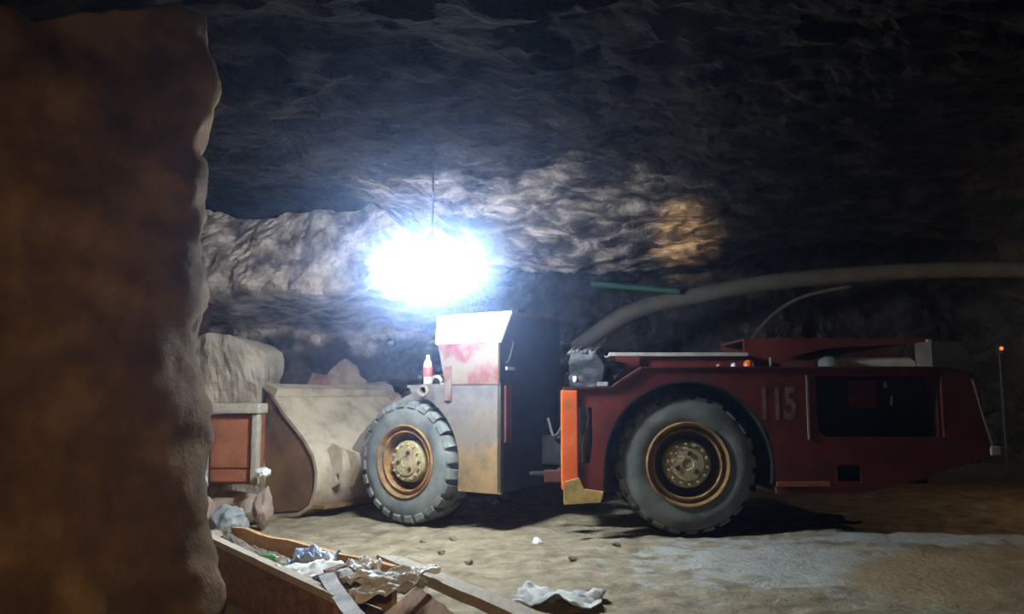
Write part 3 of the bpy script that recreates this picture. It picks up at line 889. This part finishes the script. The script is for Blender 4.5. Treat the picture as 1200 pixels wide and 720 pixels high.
am = empty('amber_lamp', (8.7, 14.4, 2.25))
props(am, 'tiny amber lamp glowing in the dark at the far right', 'lamp')
bmq = bmesh.new(); bmesh.ops.create_uvsphere(bmq, u_segments=12, v_segments=8, radius=0.032)
put('lens', bmq, M['amber'], am, Matrix.Translation((8.7, 14.4, 2.3)), smooth='full')
put('bracket', B((8.66, 14.42, 2.2), (8.74, 14.52, 2.36), 0.01), M['housing'], am)
put('stem', T([(8.7, 14.48, 2.2), (8.72, 14.5, 0.0)], 0.02, 8), M['housing'], am)

# ------------------------------------------------------------------ left background: rusty cabinet in a timber frame, rubble, plastic
def zf(x, y): return floor_z(x, y)


plinth = put('stone_block', rock((0.46, 0.34, 0.32), 51, 3), M['rubble'], M=Matrix.Translation((-3.3, 9.95, 0.14)))
props(plinth, 'squat broken stone block under the rusty red cabinet', 'stone')
rc = empty('rusty_cabinet', (-3.3, 9.85, 0.43))
props(rc, 'red-brown rusty steel cabinet in a pale timber frame left of the bucket', 'cabinet')
put('cabinet_body', B((-3.56, 9.66, 0.43), (-3.04, 10.1, 1.24), 0.015), M['rust'], rc)
put('door', B((-3.53, 9.63, 0.62), (-3.07, 9.66, 1.21), 0.008), M['rust'], rc)
put('drawer', B((-3.53, 9.635, 0.46), (-3.07, 9.66, 0.60), 0.008), M['rust'], rc)
put('frame_post', B((-3.67, 9.58, 0.40), (-3.56, 9.72, 1.25), 0.02), M['woodpale'], rc)
put('frame_post', B((-3.05, 9.58, 0.42), (-2.97, 9.72, 1.25), 0.02), M['woodpale'], rc)
put('lintel', B((-3.74, 9.54, 1.25), (-2.95, 9.9, 1.37), 0.025), M['woodpale'], rc)


def blob(size, seed, amp=0.35, sub=4, freq=2.4):
    bm = bmesh.new()
    bmesh.ops.create_icosphere(bm, subdivisions=sub, radius=1)
    for v in bm.verts:
        p = v.co.copy()
        v.co += p * (amp * fbm(p * freq + Vector((seed, seed * 2, 0)), 5, 0.6))
        v.co = Vector((v.co.x * size[0], v.co.y * size[1], max(v.co.z, -0.75) * size[2]))
    return bm


def trash(name, size, loc, mm, label, cat, seed, rz=0, amp=0.2, group=None, freq=2.0):
    o = put(name, blob(size, seed, amp, freq=freq), M[mm], M=Matrix.Translation(loc) @ Matrix.Rotation(rz, 4, 'Z'), base=True, smooth=True)
    return props(o, label, cat, group)


trash('plastic_bag', (0.2, 0.16, 0.19), (-3.14, 9.2, 0.05), 'greybag', 'grey-green crumpled plastic bag below the rusty cabinet', 'bag', 3)
trash('plastic_bag', (0.09, 0.07, 0.06), (-2.86, 9.45, 0.58), 'whitebag', 'small shiny white plastic scrap at the bucket corner', 'bag', 5)
trash('plastic_bag', (0.07, 0.06, 0.07), (-3.5, 9.3, 0.5), 'bluebag', 'small blue and white plastic scrap left of the rusty cabinet', 'bag', 6)
# stones that carry them
spots = [((0.24, 0.2, 0.34), (-3.5, 9.3, 0.15), 'rubble', 'rough brown stone left of the grey plastic bag'),
         ((0.16, 0.14, 0.33), (-2.86, 9.5, 0.18), 'rubble', 'upright stone wedged against the bucket corner'),
         ((0.2, 0.2, 0.16), (-3.05, 8.4, 0.0), 'outcrop', 'pale stone on the floor in front of the grey bag'),
         ((0.17, 0.15, 0.14), (-2.72, 7.55, 0.05), 'redrubble', 'orange-brown stone at the far end of the trough'),
         ((0.14, 0.14, 0.11), (-2.5, 7.45, 0.04), 'outcrop', 'small whitish stone at the far end of the trough')]
for i, (sz, lc, mm, lb) in enumerate(spots):
    props(put('stone', rock(sz, 60 + i, 3), M[mm], M=Matrix.Translation(lc)), lb, 'stone')

# boulders heaped behind the bucket
heap = [((0.75, 0.5, 0.62), (-2.65, 13.2, 0.35), 'rubble', 'big tan boulder at the foot of the heap behind the bucket'),
        ((0.6, 0.5, 0.55), (-3.55, 13.1, 0.3), 'rubble', 'tan boulder behind the top lip of the bucket'),
        ((0.6, 0.5, 0.5), (-1.7, 13.3, 0.3), 'rubble', 'brown boulder at the right end of the heap behind the bucket'),
        ((0.56, 0.46, 0.52), (-3.08, 13.1, 1.36), 'redrubble', 'reddish boulder near the top of the heap behind the bucket'),
        ((0.52, 0.46, 0.56), (-2.15, 13.1, 1.33), 'rubble', 'pale tan boulder on the upper right of the heap'),
        ((0.4, 0.36, 0.42), (-2.6, 13.05, 1.66), 'rubble', 'pointed pale boulder crowning the heap')]
for i, (sz, lc, mm, lb) in enumerate(heap):
    props(put('boulder', rock(sz, 80 + i, 4, 16, 0.1), M[mm], M=Matrix.Translation(lc)), lb, 'boulder', 'boulders heaped behind the bucket')

# ------------------------------------------------------------------ foreground: broken wooden trough full of rubbish
def plank(p0, p1, width, thick, tilt=0.0, sag=0.0, seg=10, seed=0):
    """board from p0 to p1; width across (horizontal when tilt=0, upright when tilt=90deg)"""
    p0 = Vector(p0); p1 = Vector(p1)
    d = (p1 - p0).normalized()
    side = Vector((0, 0, 1)).cross(d).normalized()
    up = d.cross(side).normalized()
    a = side * math.cos(tilt) + up * math.sin(tilt)
    b = -side * math.sin(tilt) + up * math.cos(tilt)
    bm = bmesh.new(); rings = []
    for i in range(seg + 1):
        t = i / seg
        c = p0.lerp(p1, t) - Vector((0, 0, sag * 4 * t * (1 - t)))
        w0 = width / 2 * (1 + 0.12 * noise.noise(Vector((t * 6, seed, 0))))
        j = 0.012 * noise.noise(Vector((t * 5, seed, 4)))
        rings.append([bm.verts.new(c + a * (sx * w0 + j) + b * (sz * thick / 2)) for sx, sz in ((-1, -1), (1, -1), (1, 1), (-1, 1))])
    for r0, r1 in zip(rings, rings[1:]):
        for k in range(4):
            bm.faces.new((r0[k], r0[(k + 1) % 4], r1[(k + 1) % 4], r1[k]))
    bm.faces.new(rings[0]); bm.faces.new(rings[-1])
    return bm


tr = empty('wooden_trough', (-1.6, 6.0, -0.05))
props(tr, 'broken wooden trough full of rubbish beside the left rock wall', 'trough')
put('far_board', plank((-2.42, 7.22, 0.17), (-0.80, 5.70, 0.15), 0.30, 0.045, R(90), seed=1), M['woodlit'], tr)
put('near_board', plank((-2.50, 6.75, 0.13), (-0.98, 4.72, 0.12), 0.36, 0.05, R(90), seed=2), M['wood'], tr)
put('near_rail', plank((-2.52, 6.82, 0.315), (-0.96, 4.74, 0.305), 0.13, 0.04, R(-14), seed=3), M['woodpale'], tr)
put('end_board', plank((-2.50, 6.80, 0.12), (-2.42, 7.2, 0.12), 0.3, 0.04, R(90), seed=4), M['wood'], tr)
put('floor_board', plank((-2.4, 6.95, 0.0), (-0.95, 5.25, 0.0), 0.62, 0.04, 0, seed=5), M['wood'], tr)

# dirt and litter filling the trough
def fill_pt(u, v):
    a = Vector((-2.44, 6.84, 0)).lerp(Vector((-0.98, 4.86, 0)), u)
    b = Vector((-2.38, 7.13, 0)).lerp(Vector((-0.84, 5.66, 0)), u)
    p = a.lerp(b, v)
    p.z = 0.16 + 0.1 * (1 - u) * (1 - v) + 0.08 * math.sin(v * math.pi) * (1 - 0.3 * u) + 0.05 * fbm(p * 3.0, 4) + 0.02 * fbm(p * 12, 3)
    return p
props(put('rubbish_fill', grid(60, 26, fill_pt), M['trash'], recenter=True, base=True), 'dusty mix of dirt and litter filling the wooden trough', 'rubbish', kind='stuff')


def sheet(w, d, seed, amp, n=22):
    def f(u, v):
        x = (u - 0.5) * w; y = (v - 0.5) * d
        e = 0.14 * (noise.noise(Vector((u * 3, v * 3, seed + 20))))
        z = amp * (fbm((u * 3.0, v * 3.0, seed), 4) + 0.6 * abs(noise.noise(Vector((u * 5 + seed, v * 5, 2)))))
        return (x * (1 + e), y * (1 - e), z)
    bm = grid(n, n, f)
    bmesh.ops.recalc_face_normals(bm, faces=bm.faces)
    bmesh.ops.solidify(bm, geom=bm.faces[:], thickness=0.006)
    return bm


def lay(name, w, d, loc, rz, mm, label, cat, seed, amp=0.06, rx=0, ry=0):
    Mx = Matrix.Translation(loc) @ Euler((rx, ry, rz)).to_matrix().to_4x4()
    o = put(name, sheet(w, d, seed, amp), M[mm], M=Mx, smooth='full', base=True)
    return props(o, label, cat)


lay('paper_sheet', 0.44, 0.36, (-1.33, 5.62, 0.29), R(40), 'paper', 'large crumpled white paper sheet in the middle of the trough', 'paper', 1, 0.05, rx=R(6))
lay('plastic_wrapper', 0.34, 0.2, (-1.42, 6.0, 0.30), R(-25), 'bluebag', 'glossy pale blue plastic wrapper behind the white paper sheet', 'wrapper', 2, 0.07, rx=R(14))
lay('plastic_wrapper', 0.32, 0.1, (-1.1, 5.34, 0.30), R(8), 'violet', 'violet-blue wrapper on the near edge of the trough', 'wrapper', 3, 0.03)
lay('cardboard_strip', 0.3, 0.09, (-1.12, 5.62, 0.32), R(25), 'woodpale', 'narrow tan cardboard strip right of the white paper sheet', 'cardboard', 4, 0.02, ry=R(-10))
lay('foil_scrap', 0.2, 0.16, (-0.98, 5.52, 0.33), R(60), 'whitebag', 'crumpled whitish foil scrap right of the cardboard strip', 'scrap', 5, 0.06)
lay('grey_rag', 0.46, 0.2, (-0.86, 5.3, 0.32), R(12), 'cloth', 'grey rag lying crosswise on the trough end', 'rag', 6, 0.05, rx=R(-8))
lay('grey_rag', 0.5, 0.13, (-0.76, 5.08, 0.29), R(38), 'cloth', 'dark grey rag hanging over the front end of the trough', 'rag', 7, 0.06, rx=R(12))
lay('white_rag', 0.42, 0.11, (-0.80, 5.18, 0.33), R(24), 'whitebag', 'crumpled white rag between the two grey rags', 'rag', 17, 0.05, rx=R(-10))
lay('white_rag', 0.3, 0.1, (-0.62, 5.34, 0.33), R(10), 'whitebag', 'thin white rag beside the pale beam', 'rag', 8, 0.04)
lay('plastic_sheet', 0.62, 0.34, (0.33, 5.95, 0.03), R(-12), 'cloth', 'whitish plastic sheet flat on the floor right of the pale beam', 'sheet', 9, 0.06)
gb = empty('green_bottle', (-1.72, 5.92, 0.27))
props(gb, 'small green plastic bottle lying at the left of the trough', 'bottle')
bmq = bmesh.new()
lathe(bmq, [(0, -0.11), (0.034, -0.11), (0.036, -0.1), (0.036, 0.04), (0.014, 0.08), (0, 0.08)], 16)
MG = Matrix.Translation((-1.72, 5.92, 0.305)) @ Matrix.Rotation(R(55), 4, 'Z') @ Matrix.Rotation(R(84), 4, 'X')
put('bottle_body', bmq, M['greenglass'], gb, MG, smooth=True)
bmq = bmesh.new()
lathe(bmq, [(0, 0.08), (0.017, 0.08), (0.017, 0.105), (0, 0.105)], 12)
put('bottle_cap', bmq, M['whitelens'], gb, MG, smooth=True)

props(put('timber_beam', plank((-0.92, 6.22, 0.24), (0.22, 4.30, 0.26), 0.2, 0.06, R(-8), seed=11), M['woodpale'], base=True), 'long pale dusty timber beam running from trough to foreground', 'beam')
props(put('strap', plank((-1.14, 5.12, 0.36), (-0.72, 4.12, 0.33), 0.09, 0.02, R(12), 0.02, seed=12), M['cloth'], base=True), 'grey flat strap hanging over the near edge of the trough', 'strap')
props(put('broken_board', plank((-0.74, 5.45, 0.10), (-0.38, 4.55, 0.12), 0.34, 0.035, R(35), seed=13), M['wood'], base=True), 'brown broken board leaning under the pale beam', 'board')
props(put('broken_board', plank((-0.98, 5.0, 0.04), (-0.42, 4.3, 0.05), 0.3, 0.035, R(15), seed=14), M['cardboard'], base=True), 'reddish brown board on the floor at the trough end', 'board')
props(put('broken_board', plank((-0.30, 5.0, 0.03), (0.5, 4.9, 0.03), 0.3, 0.04, R(5), seed=15), M['wood'], base=True), 'brown board flat on the floor under the pale beam', 'board')

# loose stones on the floor
for k, (x, y, sz, mm, lb) in enumerate([
        (0.25, 8.3, 0.07, 'whitebag', 'small whitish stone on the dirt midway between the two wheels'),
        (-0.90, 8.45, 0.05, 'stone', 'dark pebble in front of the front wheel'),
        (-0.60, 8.4, 0.055, 'stone', 'dark pebble below the grey fender panel'),
        (-0.66, 7.75, 0.05, 'stone', 'brown pebble near the far end of the pale beam'),
        (-0.38, 7.3, 0.055, 'stone', 'brown pebble on open dirt right of the pale beam'),
        (0.98, 7.85, 0.06, 'stone', 'dark stone in front of the rear wheel, on the edge of the whitish patch'),
        (0.52, 7.25, 0.05, 'stone', 'small stone behind the whitish plastic sheet')]):
    bmq = rock((sz, sz * 0.9, sz * 0.7), 100 + k, 2, 12)
    props(put('floor_stone', bmq, M[mm], M=Matrix.Translation((x, y, floor_z(x, y) + 0.015))), lb, 'stone')

# ------------------------------------------------------------------ dusty air
hz = bpy.data.materials.new('dusty_air')
hz.use_nodes = True
nt = hz.node_tree
nt.nodes.remove(nt.nodes['Principled BSDF'])
vs = nt.nodes.new('ShaderNodeVolumeScatter')
vs.inputs['Color'].default_value = (0.42, 0.6, 1.0, 1)
vs.inputs['Density'].default_value = 0.0125
vs.inputs['Anisotropy'].default_value = 0.95
nt.links.new(vs.outputs[0], nt.nodes['Material Output'].inputs['Volume'])
props(put('dusty_air', B((-6.4, -2.4, -0.4), (12.4, 18.9, 6.3)), hz, recenter=False), 'thin bluish dusty haze filling the mine chamber', 'haze', kind='stuff')
